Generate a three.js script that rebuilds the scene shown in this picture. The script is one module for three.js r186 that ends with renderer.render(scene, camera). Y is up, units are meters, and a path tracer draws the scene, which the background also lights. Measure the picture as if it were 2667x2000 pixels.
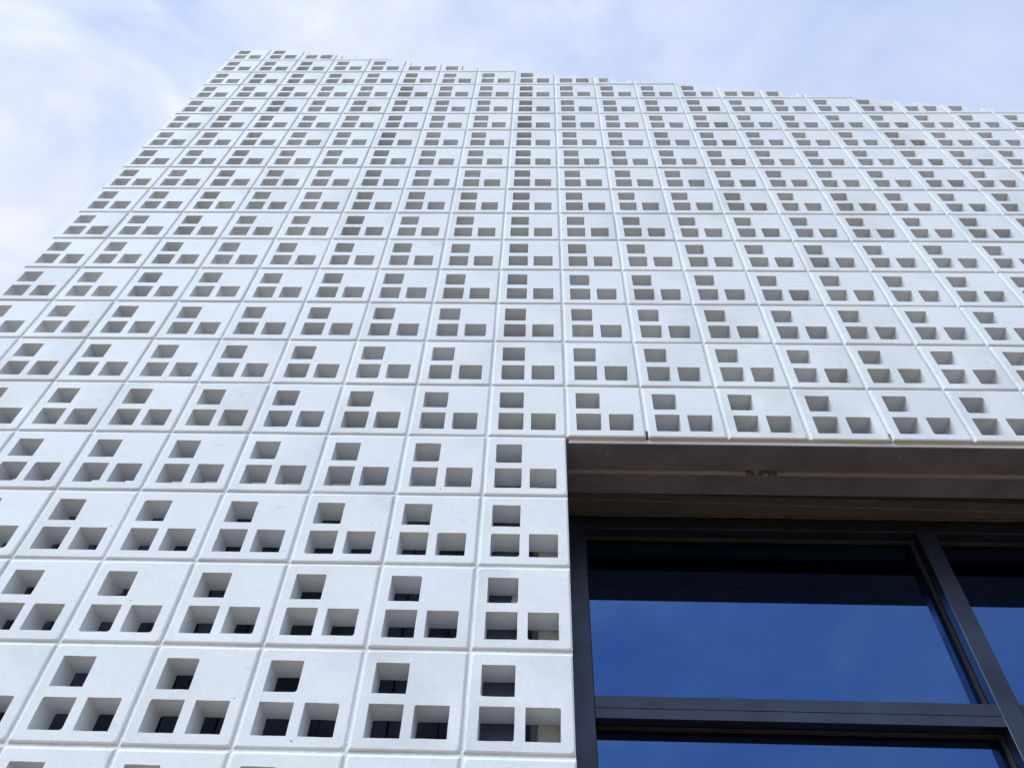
import * as THREE from 'three';
import { mergeGeometries } from 'three/addons/utils/BufferGeometryUtils.js';
import { Brush, Evaluator, SUBTRACTION } from 'three-bvh-csg';

// ------------------------------------------------------------------ camera, sky, sun, exposure
const scene = new THREE.Scene();
const P = 0.3048;                 // block pitch (block and joint)
const Y0 = 3.804;                 // height of the window head joint above the ground
const EXPOSURE = 2.2;

const camera = new THREE.PerspectiveCamera(51.775, 1024 / 767, 0.05, 2000);
camera.position.set(-0.1187, Y0 - 2.2046, 2.0503);
camera.up.set(-0.00986887, 0.63096734, 0.77574662);
camera.lookAt(camera.position.clone().add(new THREE.Vector3(-0.03078021, 0.77522509, -0.63093473)));
scene.add(camera);

const renderer = new THREE.WebGLRenderer({ antialias: true });
renderer.setSize(1024, 767);
renderer.toneMapping = THREE.LinearToneMapping;
renderer.toneMappingExposure = EXPOSURE;
renderer.shadowMap.enabled = true;

// ---- seeded noise
function rng(seed) { let a = seed >>> 0; return () => { a = (a + 0x6D2B79F5) | 0; let t = Math.imul(a ^ (a >>> 15), 1 | a); t = (t + Math.imul(t ^ (t >>> 7), 61 | t)) ^ t; return ((t ^ (t >>> 14)) >>> 0) / 4294967296; }; }
const h3 = (x, y, z) => { let n = Math.imul(x, 374761393) + Math.imul(y, 668265263) + Math.imul(z, 2147483647 ^ 0x5bd1e995); n = Math.imul(n ^ (n >>> 13), 1274126177); return ((n ^ (n >>> 16)) >>> 0) / 4294967296; };
const sm = t => t * t * (3 - 2 * t), mix = (a, b, t) => a + (b - a) * t, clamp = (x, a = 0, b = 1) => Math.min(b, Math.max(a, x));
const step = (a, b, x) => sm(clamp((x - a) / (b - a)));
function vn3(x, y, z) {
  const i = Math.floor(x), j = Math.floor(y), k = Math.floor(z), u = sm(x - i), v = sm(y - j), w = sm(z - k);
  return mix(mix(mix(h3(i, j, k), h3(i + 1, j, k), u), mix(h3(i, j + 1, k), h3(i + 1, j + 1, k), u), v),
    mix(mix(h3(i, j, k + 1), h3(i + 1, j, k + 1), u), mix(h3(i, j + 1, k + 1), h3(i + 1, j + 1, k + 1), u), v), w);
}
function fbm3(x, y, z, n) { let s = 0, a = 0.5, t = 0; for (let i = 0; i < n; i++) { s += a * vn3(x, y, z); t += a; x = x * 2.03 + 11.7; y = y * 2.03 + 5.1; z = z * 2.03 + 7.9; a *= 0.52; } return s / t; }
function vnp(x, y, p, s) {       // tileable value noise of period p
  const i = Math.floor(x), j = Math.floor(y), u = sm(x - i), v = sm(y - j), m = q => ((q % p) + p) % p;
  return mix(mix(h3(m(i), m(j), s), h3(m(i + 1), m(j), s), u), mix(h3(m(i), m(j + 1), s), h3(m(i + 1), m(j + 1), s), u), v);
}
function fbmp(u, v, p, n, s) { let r = 0, a = 0.5, t = 0; for (let i = 0; i < n; i++) { r += a * vnp(u * p, v * p, p, s + i * 17); t += a; p *= 2; a *= 0.55; } return r / t; }

const SUN = new THREE.Vector3(-0.66, 1.0, 0.58).normalize();
{ // thin bright cloud over pale blue, whiter towards the sun
  const W = 2048, H = 1024, d = new Float32Array(W * H * 4);
  for (let j = 0; j < H; j++) {
    const el = ((j + 0.5) / H - 0.5) * Math.PI, cy = Math.cos(el), y = Math.sin(el);
    for (let i = 0; i < W; i++) {
      const az = ((i + 0.5) / W - 0.5) * 2 * Math.PI, x = cy * Math.cos(az), z = cy * Math.sin(az), o = 4 * (j * W + i);
      let r = 0.5, g = 0.56, b = 0.66;
      if (y > 0) {
        const c = x * SUN.x + y * SUN.y + z * SUN.z;                 // cosine to the sun
        const near = Math.exp(-(1 - c) * 2.9);
        const q = 1 / (y + 0.35), cx = x * q * 1.5 + 51.45, cz = z * q * 1.5 + 46.75;   // a cloud sheet overhead
        const wx = fbm3(cx * 1.7, 1.3, cz * 1.7, 3) - 0.5, wz = fbm3(cx * 1.7, 8.3, cz * 1.7, 3) - 0.5;
        const n1 = fbm3(cx * 2.6 + wx * 1.1, 3.1, cz * 3.4 + wz * 1.1, 6), n2 = fbm3(cx * 8 + wx * 4, 6.4, cz * 11 + wz * 4, 6);
        const thick = clamp(0.40 + 0.55 * near + (0.2 + 1.35 * near) * ((n1 - 0.5) * 2.1 + (n2 - 0.5) * 1.5));
        const low = Math.pow(1 - y, 3);
        const br = mix(0.44, 0.56, low), bg = mix(0.585, 0.69, low), bb = mix(0.95, 0.97, low);   // clear blue
        const lum = 0.83 + 0.10 * near + 0.45 * Math.exp(-(1 - c) * 5.5) + (n2 - 0.5) * 0.1;
        r = mix(br, lum * 0.94, thick); g = mix(bg, lum * 0.985, thick); b = mix(bb, lum * 1.12, thick);
      }
      d[o] = r / EXPOSURE; d[o + 1] = g / EXPOSURE; d[o + 2] = b / EXPOSURE; d[o + 3] = 1;
    }
  }
  const t = new THREE.DataTexture(d, W, H, THREE.RGBAFormat, THREE.FloatType);
  t.mapping = THREE.EquirectangularReflectionMapping; t.magFilter = t.minFilter = THREE.LinearFilter; t.colorSpace = THREE.LinearSRGBColorSpace; t.needsUpdate = true;
  scene.background = t; scene.environment = t;
}
const sun = new THREE.DirectionalLight(new THREE.Color().setRGB(0.83, 0.985, 1.10), 1.5);
sun.position.copy(SUN).multiplyScalar(40); sun.target.position.set(0, 3, 0);
sun.castShadow = true; sun.shadow.mapSize.set(4096, 4096); sun.shadow.radius = 85;
Object.assign(sun.shadow.camera, { left: -14, right: 14, top: 14, bottom: -14, near: 1, far: 90 });
scene.add(sun, sun.target);

// ------------------------------------------------------------------ materials
function tex(n, fn, srgb, rep) {
  const d = new Uint8Array(n * n * 4);
  for (let j = 0; j < n; j++) for (let i = 0; i < n; i++) { const c = fn(i / n, j / n), o = 4 * (j * n + i); for (let k = 0; k < 3; k++) d[o + k] = clamp(c[k]) * 255; d[o + 3] = 255; }
  const t = new THREE.DataTexture(d, n, n); t.wrapS = t.wrapT = THREE.RepeatWrapping; t.magFilter = THREE.LinearFilter; t.minFilter = THREE.LinearMipmapLinearFilter; t.generateMipmaps = true;
  if (srgb) t.colorSpace = THREE.SRGBColorSpace; t.repeat.set(rep, rep); t.needsUpdate = true; return t;
}
// spots(n): seeded splats on a unit tile, looked up through a coarse grid
function spots(seed, count, rmin, rmax, strength) {
  const R = rng(seed), G = 32, cells = new Map();
  for (let i = 0; i < count; i++) {
    const s = { x: R(), y: R(), r: mix(rmin, rmax, R() ** 3), e: 0.5 + R(), a: R() * 3.14, k: mix(0.3, 1, R()) * strength };
    const m = s.r * 1.6;
    for (let a = Math.floor((s.x - m) * G); a <= Math.floor((s.x + m) * G); a++) for (let b = Math.floor((s.y - m) * G); b <= Math.floor((s.y + m) * G); b++) { const k = ((a + G) % G) * G + ((b + G) % G); if (!cells.has(k)) cells.set(k, []); cells.get(k).push(s); }
  }
  return (u, v) => {
    const l = cells.get((Math.floor(u * G) % G) * G + (Math.floor(v * G) % G)); if (!l) return 0; let f = 0;
    for (const s of l) { let dx = u - s.x, dy = v - s.y; dx -= Math.round(dx); dy -= Math.round(dy); const c = Math.cos(s.a), w = Math.sin(s.a), p = (c * dx + w * dy) * s.e, q = (c * dy - w * dx) / s.e; f = Math.max(f, s.k * (1 - step(0.55, 1.05, Math.hypot(p, q) / s.r))); }
    return f;
  };
}
const pits = spots(11, 55, 0.0012, 0.0042, 1), stains = spots(12, 16, 0.008, 0.05, 0.6);
const paintMap = (seed, mottle, dirt) => tex(1024, (u, v) => {
  const m = fbmp(u, v, 5, 5, seed), g = fbmp(u, v, 160, 2, seed + 5), b = fbmp(u, v, 3, 6, seed + 9), st = stains(u, v) * step(0.42, 0.62, fbmp(u, v, 24, 4, seed + 3));
  let l = 0.95 + (m - 0.5) * 0.05 * mottle + (g - 0.5) * 0.05 - dirt * step(0.5, 0.72, b) * 0.03;
  l *= 1 - 0.42 * pits(u, v); l *= 1 - 0.09 * st;
  return [l * 1.0, l * 0.998 - st * 0.006, l * 0.99 - st * 0.018];
}, true, 1 / 0.9);
const mapA = paintMap(21, 1, 0.5), mapB = paintMap(47, 1.9, 1.3);
const bumpA = tex(1024, (u, v) => { const l = 0.55 * fbmp(u, v, 150, 3, 71) + 0.45 * fbmp(u, v, 18, 4, 75) - 0.35 * pits(u, v); return [l, l, l]; }, false, 1 / 0.9);
const bumpM = tex(512, (u, v) => { const l = fbmp(u, v, 60, 4, 91); return [l, l, l]; }, false, 1 / 0.3);
const std = (o) => new THREE.MeshStandardMaterial(o), lin = (r, g, b) => new THREE.Color().setRGB(r, g, b);
const paints = [[0.775, 0.815, 0.852, mapA], [0.765, 0.805, 0.845, mapB], [0.78, 0.818, 0.85, mapA], [0.758, 0.80, 0.846, mapA], [0.772, 0.81, 0.842, mapB]]
  .map(([r, g, b, map]) => std({ color: lin(r, g, b), map, bumpMap: bumpA, bumpScale: 0.00022, roughness: 0.72 }));
const mortarMat = std({ color: lin(0.76, 0.805, 0.845), map: mapB, bumpMap: bumpM, bumpScale: 0.0022, roughness: 0.85 });
const bedMat = std({ color: lin(0.84, 0.85, 0.84), map: mapB, bumpMap: bumpM, bumpScale: 0.002, roughness: 0.9 });

const specks = spots(31, 80, 0.0022, 0.0060, 1), fine = spots(32, 260, 0.0006, 0.0018, 0.8), rust = spots(33, 20, 0.004, 0.022, 0.8);
const steelTex = tex(1024, (u, v) => {
  const n = fbmp(u, v, 6, 5, 131), g = fbmp(u, v, 90, 2, 135), cl = step(0.46, 0.6, fbmp(u, v, 4, 3, 139));
  let l = 0.62 + (n - 0.5) * 0.22 + (g - 0.5) * 0.06; let c = [l, l * 0.98, l * 1.03];
  const r = rust(u, v) * step(0.4, 0.6, fbmp(u, v, 40, 3, 141)); c = [mix(c[0], 0.50, r * 0.7), mix(c[1], 0.36, r * 0.7), mix(c[2], 0.24, r * 0.7)];
  const w = Math.max(specks(u, v) * cl, fine(u, v) * cl * 0.7); return c.map(k => mix(k, 0.95, w));
}, true, 1 / 1.1);
const steelMat = std({ color: lin(0.58, 0.63, 0.74), map: steelTex, bumpMap: bumpM, bumpScale: 0.0003, roughness: 0.55 });
const steelEdgeMat = std({ color: lin(0.50, 0.52, 0.56), map: steelTex, roughness: 0.6 });
const trimMat = std({ color: lin(0.29, 0.31, 0.33), map: steelTex, bumpMap: bumpM, bumpScale: 0.0006, roughness: 0.7 });
const sealMat = std({ color: lin(0.085, 0.09, 0.09), bumpMap: bumpM, bumpScale: 0.0015, roughness: 0.75 });
const frameTex = tex(512, (u, v) => { const n = fbmp(u, v, 5, 5, 161), w = fine(u, v) * 0.8; const l = 0.86 + (n - 0.5) * 0.3; return [mix(l, 1, w), mix(l, 1, w), mix(l, 1, w)]; }, true, 1 / 0.9);
const frameRough = tex(512, (u, v) => { const n = fbmp(u, v, 7, 5, 167); const l = 0.38 + (n - 0.5) * 0.25; return [l, l, l]; }, false, 1 / 0.7);
const frameMat = std({ color: lin(0.070, 0.085, 0.122), map: frameTex, metalness: 0.85, roughness: 1, roughnessMap: frameRough });
const beadMat = std({ color: lin(0.10, 0.10, 0.09), map: steelTex, roughness: 0.8 });
const glassMat = new THREE.MeshPhysicalMaterial({ color: lin(0.05, 0.118, 0.30), metalness: 1, roughness: 0.015 });
const boardMat2 = std({ color: lin(0.10, 0.12, 0.20), roughness: 0.4, metalness: 0.3, map: frameTex });
const boardMat = std({ color: lin(0.045, 0.055, 0.095), roughness: 0.35, metalness: 0.3, map: frameTex });
const darkMat = std({ color: lin(0.24, 0.24, 0.25), roughness: 0.8 });
const bodyMat = std({ color: lin(0.45, 0.44, 0.43), roughness: 0.85, map: mapB });
const postMat = std({ color: lin(0.50, 0.48, 0.43), map: mapB, bumpMap: bumpM, bumpScale: 0.003, roughness: 0.9 });
const paveMat = std({ color: lin(0.31, 0.178, 0.078), roughness: 0.9, map: tex(512, (u, v) => { const l = 0.9 + (fbmp(u, v, 8, 5, 201) - 0.5) * 0.2; return [l, l * 0.985, l * 0.96]; }, true, 1 / 3) });

// ------------------------------------------------------------------ helpers
function mesh(name, geo, mat, parent) { const m = new THREE.Mesh(geo, mat); m.name = name; m.castShadow = m.receiveShadow = true; parent.add(m); return m; }
function thing(name, label, category, pos = [0, 0, 0]) { const g = new THREE.Group(); g.name = name; g.position.set(...pos); g.userData = { label, category, kind: 'thing' }; scene.add(g); return g; }
// box with chamfered long edges, uv in metres; corners given in metres
function box(x0, x1, y0, y1, z0, z1, c = 0.0015) {
  const w = x1 - x0, h = y1 - y0, d = z1 - z0; c = Math.min(c, w / 3, h / 3, d / 3);
  const s = new THREE.Shape([[c, 0], [h - c, 0], [h, c], [h, d - c], [h - c, d], [c, d], [0, d - c], [0, c]].map(p => new THREE.Vector2(...p)));
  const s2 = new THREE.Shape([[c, 0], [w - c, 0], [w, c], [w, d - c], [w - c, d], [c, d], [0, d - c], [0, c]].map(p => new THREE.Vector2(...p)));
  let g;
  if (w >= h) { g = new THREE.ExtrudeGeometry(s, { depth: w, bevelEnabled: false }); g.applyMatrix4(new THREE.Matrix4().set(0, 0, 1, x0, 1, 0, 0, y0, 0, 1, 0, z0, 0, 0, 0, 1)); }
  else { g = new THREE.ExtrudeGeometry(s2, { depth: h, bevelEnabled: false }); g.applyMatrix4(new THREE.Matrix4().set(1, 0, 0, x0, 0, 0, -1, y1, 0, 1, 0, z0, 0, 0, 0, 1)); }
  const p = g.attributes.position, n = g.attributes.normal, uv = g.attributes.uv;
  for (let i = 0; i < p.count; i++) {
    const ax = Math.abs(n.getX(i)), ay = Math.abs(n.getY(i)), az = Math.abs(n.getZ(i));
    if (az >= ax && az >= ay) uv.setXY(i, p.getX(i), p.getY(i)); else if (ay >= ax) uv.setXY(i, p.getX(i), p.getZ(i) * 1.0 + 0.37 + y0); else uv.setXY(i, p.getZ(i) + 0.61, p.getY(i));
  }
  return g;
}

// ------------------------------------------------------------------ ground and the building behind the screen
{
  const g = new THREE.PlaneGeometry(500, 500); g.rotateX(-Math.PI / 2);
  const uv = g.attributes.uv; for (let i = 0; i < uv.count; i++) uv.setXY(i, uv.getX(i) * 500, uv.getY(i) * 500);
  const m = mesh('ground', g, paveMat, scene); m.userData = { kind: 'structure', label: 'warm brown paving out of view in front of the screen wall', category: 'ground' };  // unseen ground, coloured brown to bounce warm light up onto hole ceilings
}
const X0 = -9 * P, C1 = 14, X1 = C1 * P;
{
  const b = thing('building', 'rendered building standing behind the white pierced block screen', 'building');
  mesh('wall', box(X0 + 0.35, X1, 0.002, Y0 + 0.32, -6, -0.62, 0.004), bodyMat, b);
  mesh('upper_bounce_wall', box(X0 + 0.35, X1, Y0 + 0.3205, Y0 + 9.4 * P, -6, -1.25, 0.004), std({ color: lin(0.66, 0.56, 0.43), roughness: 0.9, map: mapB }), b);  // unseen; set back and tinted beige to throw warm light into the holes
  mesh('roof', box(X0 + 0.3, X1 + 0.05, Y0 + 9.41 * P, Y0 + 9.41 * P + 0.12, -6.05, -1.22, 0.004), darkMat, b);
}

// ------------------------------------------------------------------ pierced block screen
const GAP = 0.0105, BEV = 0.0060, BZ = 0.0031, T = 0.0933;       // joint gap, arris width and depth, block thickness
const HX = [[0.130, 0.446], [0.546, 0.861]], HY = [[0.127, 0.440], [0.541, 0.853]];
const HOLES = [[0, 0], [1, 0], [0, 1]];
function blockGeo(seed) {
  const R = rng(seed), j = a => (R() - 0.5) * 2 * a;
  const lo = GAP / 2, hi = P - GAP / 2, r = 0.002;
  const ring = (inset) => { const o = []; const a = lo + inset, b = hi - inset, q = inset ? 0.0075 + R() * 0.003 : r; for (const [cx, cy, s] of [[b - q, b - q, 0], [a + q, b - q, 1], [a + q, a + q, 2], [b - q, a + q, 3]]) for (let k = 0; k < 3; k++) { const t = (s + k / 2) * Math.PI / 2; o.push(new THREE.Vector2(cx + q * Math.cos(t), cy + q * Math.sin(t))); } return o; };
  const outer = ring(0), inner = ring(BEV);
  inner.forEach(p => { p.x += j(0.0007); p.y += j(0.0007); });
  const holes = HOLES.map(([a, b]) => {
    const x0 = HX[a][0] * P + j(0.0008), x1 = HX[a][1] * P + j(0.0008), y0 = HY[b][0] * P + j(0.0008), y1 = HY[b][1] * P + j(0.0008), o = [];
    const cs = [[x0, y0, 1, 1], [x1, y0, -1, 1], [x1, y1, -1, -1], [x0, y1, 1, -1]];
    cs.forEach(([x, y, sx, sy], i) => {          // counter-clockwise, corners lightly and unevenly eased
      const q = R() < 0.22 ? 0.004 + R() * 0.005 : 0.0012, hor = i % 2 === 0;
      if (hor) o.push([x, y + sy * q], [x + sx * q * 0.3, y + sy * q * 0.3], [x + sx * q, y]); else o.push([x + sx * q, y], [x + sx * q * 0.3, y + sy * q * 0.3], [x, y + sy * q]);
      const n = cs[(i + 1) % 4]; for (const f of [0.36, 0.7]) o.push([mix(x, n[0], f) + j(0.0006), mix(y, n[1], f) + j(0.0006)]);
    });
    return o.map(p => new THREE.Vector2(...p)).reverse();
  });
  const tris = THREE.ShapeUtils.triangulateShape(inner, holes);
  const pos = [], nor = [], uv = [], ou = R() * 5, ov = R() * 5, C = P / 2;
  const add = (p, z, n, s) => { pos.push(p.x - C, p.y - C, z); nor.push(...n); if (s) uv.push(p.x + ou + z * 1.1 + p.y * 0.0, p.y + ov + z * 0.9); else uv.push(p.x + ou, p.y + ov); };
  const all = [inner, ...holes].flat(), back = [outer, ...holes].flat();
  for (const [a, b, c] of tris) { for (const k of [a, b, c]) add(all[k], 0, [0, 0, 1]); for (const k of [c, b, a]) add(back[k], -T, [0, 0, -1]); }
  const N = outer.length, dirs = outer.map((p, k) => { const a = outer[(k + N - 1) % N], b = outer[(k + 1) % N]; return new THREE.Vector2(b.y - a.y, a.x - b.x).normalize(); });
  for (let k = 0; k < N; k++) {
    const m = (k + 1) % N, n0 = dirs[k], n1 = dirs[m];
    const f0 = [n0.x * 0.35, n0.y * 0.35, 0.937], f1 = [n1.x * 0.35, n1.y * 0.35, 0.937], e0 = [n0.x * 0.62, n0.y * 0.62, 0.785], e1 = [n1.x * 0.62, n1.y * 0.62, 0.785];
    add(inner[k], 0, f0, 0); add(outer[k], -BZ, e0, 0); add(outer[m], -BZ, e1, 0); add(inner[k], 0, f0, 0); add(outer[m], -BZ, e1, 0); add(inner[m], 0, f1, 0);
    const s0 = [n0.x, n0.y, 0], s1 = [n1.x, n1.y, 0];
    add(outer[k], -BZ, s0, 1); add(outer[k], -T, s0, 1); add(outer[m], -T, s1, 1); add(outer[k], -BZ, s0, 1); add(outer[m], -T, s1, 1); add(outer[m], -BZ, s1, 1);
  }
  for (const h of holes) for (let k = 0; k < h.length; k++) {     // h runs clockwise: its left side is the block
    const a = h[k], b = h[(k + 1) % h.length], n = new THREE.Vector2(b.y - a.y, a.x - b.x).normalize(), nn = [n.x, n.y, 0];
    add(a, 0, nn, 1); add(a, -T, nn, 1); add(b, -T, nn, 1); add(a, 0, nn, 1); add(b, -T, nn, 1); add(b, 0, nn, 1);
  }
  const g = new THREE.BufferGeometry();
  g.setAttribute('position', new THREE.Float32BufferAttribute(pos, 3)); g.setAttribute('normal', new THREE.Float32BufferAttribute(nor, 3)); g.setAttribute('uv', new THREE.Float32BufferAttribute(uv, 2));
  return g;
}
const variants = []; for (let i = 0; i < 14; i++) variants.push(blockGeo(500 + i * 7));

// the raking saw cut along the top, in blocks
const CUT = [[-9, 16.2], [-8, 16.03], [-7, 15.76], [-3, 14.60], [0, 13.77], [4, 12.80], [8, 11.81], [14, 10.30]];
function cutAt(c) { for (let i = 1; i < CUT.length; i++) if (c <= CUT[i][0]) { const [a, b] = CUT[i - 1], [d, e] = CUT[i]; return mix(b, e, (c - a) / (d - a)); } return 10; }

const wall = thing('breeze_block_wall', 'white painted pierced breeze block screen wall with a raking sawn top edge', 'wall', [0, Y0, 0]);
camera.updateMatrixWorld(true); camera.updateProjectionMatrix();
const list = [], pv = new THREE.Vector3();
for (let c = -9; c < C1; c++) for (let r = -12; r < 16; r++) {
  if (c >= 0 && r < 0) continue;
  const ya = cutAt(c), yb = cutAt(c + 1); if (Math.max(ya, yb) < r + 0.05) continue;
  const pts = [[0, 0], [1, 0], [1, 1], [0, 1]].map(([a, b]) => { pv.set((c + a) * P, Y0 + (r + b) * P, 0).project(camera); return [clamp(pv.x, -1, 1), clamp(pv.y, -1, 1), pv.z]; });
  let area = 0; for (let i = 0; i < 4; i++) { const [a, b] = pts[i], [d, e] = pts[(i + 1) % 4]; area += a * e - d * b; }
  list.push({ c, r, ya, yb, area: Math.abs(area), cut: Math.min(ya, yb) < r + 1 });
}
list.sort((a, b) => b.area - a.area);
const rest = [], ev = new Evaluator(); ev.useGroups = false; ev.attributes = ['position', 'normal', 'uv'];
list.forEach((b, n) => {
  const R = rng(9000 + b.c * 131 + b.r * 977), x = (b.c + 0.5) * P + (R() - 0.5) * 0.0016, y = (b.r + 0.5) * P + (R() - 0.5) * 0.0014, z = (R() - 0.5) * 0.0022;
  let g = variants[Math.floor(R() * variants.length)];
  const mat = paints[Math.floor(R() * paints.length)], rx = (R() - 0.5) * 0.008, ry = (R() - 0.5) * 0.008, rz = (R() - 0.5) * 0.003;
  if (b.cut) {
    const A = new Brush(g), B = new Brush(new THREE.BoxGeometry(2, 1, 0.4));
    const h0 = (b.ya - b.r - 0.5) * P + (R() - 0.5) * 0.004, h1 = (b.yb - b.r - 0.5) * P + (R() - 0.5) * 0.004, a = Math.atan2(h1 - h0, P);
    B.rotation.z = a; B.position.set(-Math.sin(a) * 0.5, (h0 + h1) / 2 + Math.cos(a) * 0.5, 0.03); A.updateMatrixWorld(); B.updateMatrixWorld();
    const out = ev.evaluate(A, B, SUBTRACTION); g = out.geometry; if (!g.attributes.position.count || (g.index && g.index.count < 3)) return;
  }
  if (b.area > 1e-5 && n < 300) { const m = mesh('block', g, mat, wall); m.position.set(x, y, z); m.rotation.set(rx, ry, rz); }
  else { const k = (g.index ? g.toNonIndexed() : g.clone()); for (const at of Object.keys(k.attributes)) if (!['position', 'normal', 'uv'].includes(at)) k.deleteAttribute(at); k.translate(x, y, z); rest.push(k); }
});
if (rest.length) { const m = mesh('block_remainder', mergeGeometries(rest), paints[0], wall); m.userData = { kind: 'stuff' }; }

// tooled mortar joints: hollow profile, a little uneven
function joint(len, seed, d0, cross) {                          // runs along +x from 0, centred on y = 0, front towards +z
  const R = rng(seed), n = Math.max(2, Math.ceil(len / 0.045)), W = GAP / 2 + 0.0022, U = [-1, -0.6, -0.22, 0.22, 0.6, 1], K = U.length;
  const pos = [], nor = [], idx = [], uv = [], ou = R() * 3, ov = R() * 3;
  const xs = []; for (let i = 0; i <= n; i++) xs.push(len * i / n);
  for (const c of cross) for (const f of [-1.05, -0.5, 0.5, 1.05]) xs.push(c + f * W);     // joints run open into one another where they cross
  const at = xs.filter(x => x >= 0 && x <= len).sort((a, b) => a - b).filter((x, i, a) => !i || x - a[i - 1] > 1e-5), m = at.length;
  for (const x of at) {
    const d = d0 * (1 + (R() - 0.5) * 0.3), e = (R() - 0.5) * 0.0012, near = Math.min(1, ...cross.map(c => Math.abs(x - c) / W)), f = clamp((1.05 - near) / 0.55);
    for (const u of U) { const v = Math.max(1 - u * u, f), s = v > 1 - u * u ? 0 : 2 * d * u / W, l = Math.hypot(1, s); pos.push(x, u * W + e * (1 - u * u), -0.0036 - d * v); nor.push(0, -s / l, 1 / l); uv.push(x + ou, u * W * 1.3 + ov); }
  }
  for (let i = 0; i < m - 1; i++) for (let k = 0; k < K - 1; k++) { const a = i * K + k, b = a + 1, c = a + K + 1, d = a + K; idx.push(a, d, c, a, c, b); }
  const side = (pts, nn) => { const o = pos.length / 3; for (const p of pts) { pos.push(...p); nor.push(...nn); uv.push(p[0] + ou, p[2] + ov); } idx.push(o, o + 1, o + 2, o, o + 2, o + 3); };
  const zb = -T + 0.012, zf = -0.0036 - d0, zc = zf - d0 * 0.3;
  side([[0, W, zf], [len, W, zf], [len, W, zb], [0, W, zb]], [0, 1, 0]); side([[0, -W, zb], [len, -W, zb], [len, -W, zf], [0, -W, zf]], [0, -1, 0]);
  side([[0, W, zb], [len, W, zb], [len, -W, zb], [0, -W, zb]], [0, 0, -1]);
  side([[0, -W, zc], [0, W, zc], [0, W, zb], [0, -W, zb]], [-1, 0, 0]); side([[len, W, zc], [len, -W, zc], [len, -W, zb], [len, W, zb]], [1, 0, 0]);
  const g = new THREE.BufferGeometry(); g.setAttribute('position', new THREE.Float32BufferAttribute(pos, 3)); g.setAttribute('normal', new THREE.Float32BufferAttribute(nor, 3)); g.setAttribute('uv', new THREE.Float32BufferAttribute(uv, 2)); g.setIndex(idx); return g;
}
for (let r = -11; r < 16; r++) {                                   // beds
  let xe = r <= 0 ? 0 : X1; if (r > 0) for (let c = -9; c <= C1; c += 0.02) if (cutAt(c) < r + 0.02) { xe = c * P; break; }
  const g = joint(xe - X0 - 0.0105, 3000 + r * 13, 0.0030, Array.from({ length: 22 }, (_, k) => (k + 1) * P - 0.005)); const m = mesh('mortar_joint', g, mortarMat, wall); m.position.set(X0 + 0.005, r * P, 0);
}
for (let c = -8; c < C1; c++) {                                    // perpends
  const missing = c === 1 || c === 4, y0 = (c > 0 ? (missing ? 0.044 : 0.0055) : c === 0 ? 0.0055 : -12 * P), y1 = (cutAt(c)) * P - 0.004;
  const g = joint(y1 - y0, 5000 + c * 17, 0.0028, Array.from({ length: 28 }, (_, k) => (k - 12) * P - y0)); g.rotateZ(Math.PI / 2); const m = mesh('mortar_joint', g, mortarMat, wall); m.position.set(c * P, y0, -0.0004);
}
mesh('mortar_bed', box(0.007, X1, -0.0125, 0.0062, -0.088, -0.0175, 0.001), bedMat, wall);
mesh('plinth', box(X0, 0, -Y0 + 0.003, -12 * P - 0.001, -0.12, -0.012, 0.003), bodyMat, wall);

{ // mortar squeezed out behind some holes
  const R = rng(404);
  for (const [c, row, hx, hy, w, h] of [[-1, -3, 0.435, 0.79, 0.020, 0.030], [-5, -3, 0.14, 0.83, 0.014, 0.012]]) {
    const g = new THREE.IcosahedronGeometry(1, 2), p = g.attributes.position;
    for (let i = 0; i < p.count; i++) { const k = 0.7 + 0.6 * fbm3(p.getX(i) * 1.6 + c, p.getY(i) * 1.6 + row, p.getZ(i) * 1.6, 3); p.setXYZ(i, p.getX(i) * w * k, p.getY(i) * h * k, p.getZ(i) * 0.012 * k); }
    g.computeVertexNormals(); g.rotateZ(R() * 0.6 - 0.3);
    mesh('mortar_lump', g, bedMat, wall).position.set((c + hx) * P, (row + hy) * P, -T - 0.004);
  }
}
// pale post behind the end of the screen
{
  const p = thing('post', 'pale grey mortar smeared post behind the end holes of the block screen', 'post', [0, Y0, 0]);
  mesh('shaft', box(-0.107, -0.004, -Y0 + 0.004, -0.006, -0.235, -0.0955, 0.004), postMat, p);
}
// navy steel posts bearing on the back of the screen
{
  const mat = std({ color: lin(0.07, 0.09, 0.15), roughness: 0.3, map: frameTex });
  [[-0.71, -12.4], [3.703, 0.2], [7.705, 0.2], [-3.715, 0.2], [-6.72, 0.2]].forEach(([c, r0], i) => {
    const w = i < 3 ? 0.056 : 0.040, p = thing(i ? `steel_post_00${i}` : 'steel_post', i ? 'navy steel post standing behind the upper courses of the block screen' : 'flat navy steel post seen through holes of the last block column beside the window', 'post', [c * P, Y0, 0]);
    if (i) p.userData.group = 'posts behind the upper courses of the screen';
    const d = i < 3 ? 0 : 0.012, top = (cutAt(c) - 0.9) * P;
    mesh('flange', box(-w, w, r0 * P + 0.005, top, -0.103 - d, -0.0965 - d, 0.001), mat, p);
    mesh('web', box(-0.006, 0.006, r0 * P + 0.006, top - 0.001, -0.17 - d, -0.1032 - d, 0.001), mat, p);
  });
}
// dark ribbed cladding seen through the holes
{
  const b = thing('dark_cladding', 'dark navy vertical boards glimpsed through the holes of the block screen', 'cladding', [0, Y0, 0]);
  const R = rng(77); let x = X0 + 0.1;
  while (x < -0.13) { const w = Math.min(0.05 + R() * 0.06, -0.12 - x), d = R() < 0.5 ? 0 : 0.022; mesh('board', box(x, x + w - 0.004, -Y0 + 0.004, 0.02, -0.43, -0.36 + d, 0.003), R() < 0.35 ? boardMat2 : boardMat, b); x += w; }
}

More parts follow.
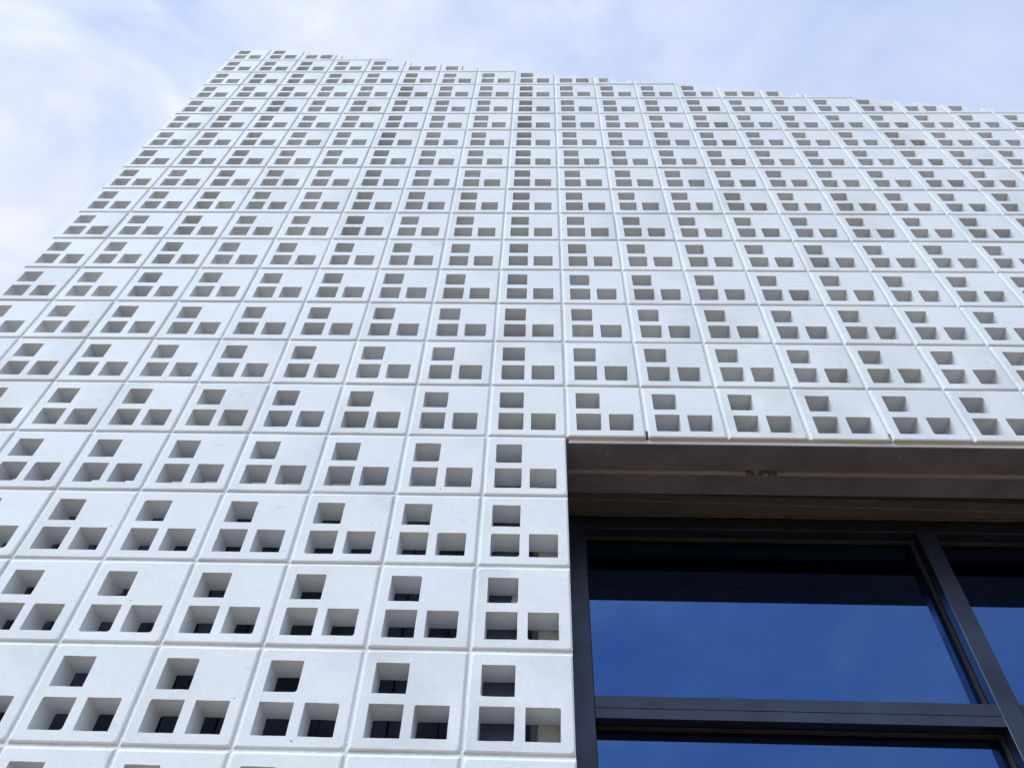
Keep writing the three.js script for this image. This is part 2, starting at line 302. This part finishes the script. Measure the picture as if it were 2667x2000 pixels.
// ------------------------------------------------------------------ lintel and soffit over the window
{
  const l = thing('steel_lintel', 'dark grey painted steel lintel plates carrying the blocks over the window', 'lintel', [0, Y0, 0]);
  mesh('front_plate', box(0.004, X1, -0.019, -0.0128, -0.20, -0.0165, 0.0008), steelMat, l);
  mesh('plate_edge', box(0.004, X1, -0.0187, -0.0131, -0.0163, -0.0157, 0.0002), steelEdgeMat, l);
  mesh('rear_plate', box(0.004, X1, -0.041, -0.0192, -0.262, -0.1532, 0.0012), steelMat, l);
  mesh('pale_edge', box(0.004, X1, -0.0405, -0.0195, -0.153, -0.150, 0.001), std({ color: lin(0.74, 0.76, 0.76), map: steelTex, bumpMap: bumpM, bumpScale: 0.001, roughness: 0.7 }), l);  // lip face of the rear plate, in a paler tint than the plates
  const R = rng(64), lumps = [];                                  // rough weld run on the plate edge
  for (let i = 0; i < 26; i++) { const g = new THREE.IcosahedronGeometry(0.0035 + R() * 0.004, 1); g.scale(1.5, 0.9, 0.8); g.rotateZ(R() * 3); g.translate(0.695 + R() * 0.14, -0.021 - R() * 0.017, -0.150); lumps.push(g); }
  mesh('weld_run', mergeGeometries(lumps), std({ color: lin(0.05, 0.065, 0.085), roughness: 0.6 }), l);
  mesh('beam', box(0.006, X1, 0.03, 0.30, -0.60, -0.11, 0.002), darkMat, l);
}
{
  const s = thing('soffit_trim', 'dull olive brown soffit board with a sealant bead above the window head', 'soffit', [0, Y0, 0]);
  const g = new THREE.ExtrudeGeometry(new THREE.Shape([[0.004, 0.298], [X1, 0.368], [X1, 0.445], [0.004, 0.445]].map(p => new THREE.Vector2(...p))), { depth: 0.03, bevelEnabled: false });
  g.rotateX(-Math.PI / 2); g.translate(0, -0.005, 0);
  mesh('board', g, trimMat, s);
  const R = rng(5), pts = [], pts2 = [];
  for (let i = 0; i <= 60; i++) { const x = 0.01 + i / 60 * (X1 - 0.02); pts.push(new THREE.Vector3(x, -0.0055, -(0.336 + 0.024 * x) - (R() - 0.5) * 0.0015)); }
  for (let i = 0; i <= 130; i++) { const x = 0.01 + i / 130 * (X1 - 0.02); pts2.push(new THREE.Vector3(x, -0.0075 - R() * 0.0025, -0.4255 - (R() - 0.5) * 0.004)); }
  mesh('caulk_line', new THREE.TubeGeometry(new THREE.CatmullRomCurve3(pts), 180, 0.0022, 5), std({ color: lin(0.20, 0.20, 0.19), roughness: 0.8 }), s);
  mesh('sealant_bead', new THREE.TubeGeometry(new THREE.CatmullRomCurve3(pts2), 400, 0.0065, 6), sealMat, s);
}

// ------------------------------------------------------------------ window
{
  const w = thing('window', 'dark framed window with blue reflective panes under the steel lintel', 'window', [0, Y0, 0]);
  const F = -0.43, G = -0.505, B = -0.56, bot = -Y0 + 0.01;
  const mull = [1.41, 2.81], right = X1 - 0.10, edge = [[0.086, mull[0]], [mull[0] + 0.072, mull[1]], [mull[1] + 0.072, right]];
  const trs = [[-0.880, -0.802], [-1.72, -1.642], [-2.56, -2.482]];
  mesh('jamb', box(0.011, 0.0855, bot, -0.006, B, F + 0.001, 0.002), frameMat, w);
  mesh('jamb', box(right + 0.0005, X1 - 0.01, bot, -0.006, B, F + 0.001, 0.002), frameMat, w);
  for (const x of mull) mesh('mullion', box(x, x + 0.072, bot, -0.0752, B, F, 0.002), frameMat, w);
  mesh('head', box(0.086, right, -0.075, -0.0055, B, F - 0.0005, 0.0015), frameMat, w);
  edge.forEach(([a, b], k) => {
    const ys = [[-0.0755, trs[0][1]], [trs[0][0], trs[1][1]], [trs[1][0], trs[2][1]], [trs[2][0], bot + 0.05]];
    for (const [t0, t1] of trs) {
      const tr = mesh('transom', box(a + 0.0006, b - 0.0006, t0, t1 - 0.0433, B, F - 0.0006, 0.0008), frameMat, w);
      mesh('cover_strip', box(a + 0.0006, b - 0.0006, t1 - 0.0420, t1, B, F - 0.0006, 0.0008), frameMat, tr);
      tr.userData = {};
    }
    mesh('sill', box(a + 0.0006, b - 0.0006, bot, bot + 0.05, B, F - 0.0006, 0.001), frameMat, w);
    for (const [top, low] of ys) {
      const p = mesh('pane', box(a + 0.0007, b - 0.0007, low + 0.0006, top - 0.0006, G - 0.008, G, 0.0004), glassMat, w);
      const d = 0.0045;                                            // glazing bead round the pane
      mesh('glazing_bead', box(a + 0.0009, b - 0.0009, top - d, top - 0.0009, G + 0.001, G + 0.026, 0.001), beadMat, p);
      mesh('glazing_bead', box(a + 0.0009, b - 0.0009, low + 0.0009, low + d, G + 0.001, G + 0.026, 0.001), beadMat, p);
      mesh('glazing_bead', box(a + 0.0009, a + d, low + d, top - d, G + 0.001, G + 0.026, 0.001), beadMat, p);
      mesh('glazing_bead', box(b - d, b - 0.0009, low + d, top - d, G + 0.001, G + 0.026, 0.001), beadMat, p);
    }
  });
}
renderer.render(scene, camera);
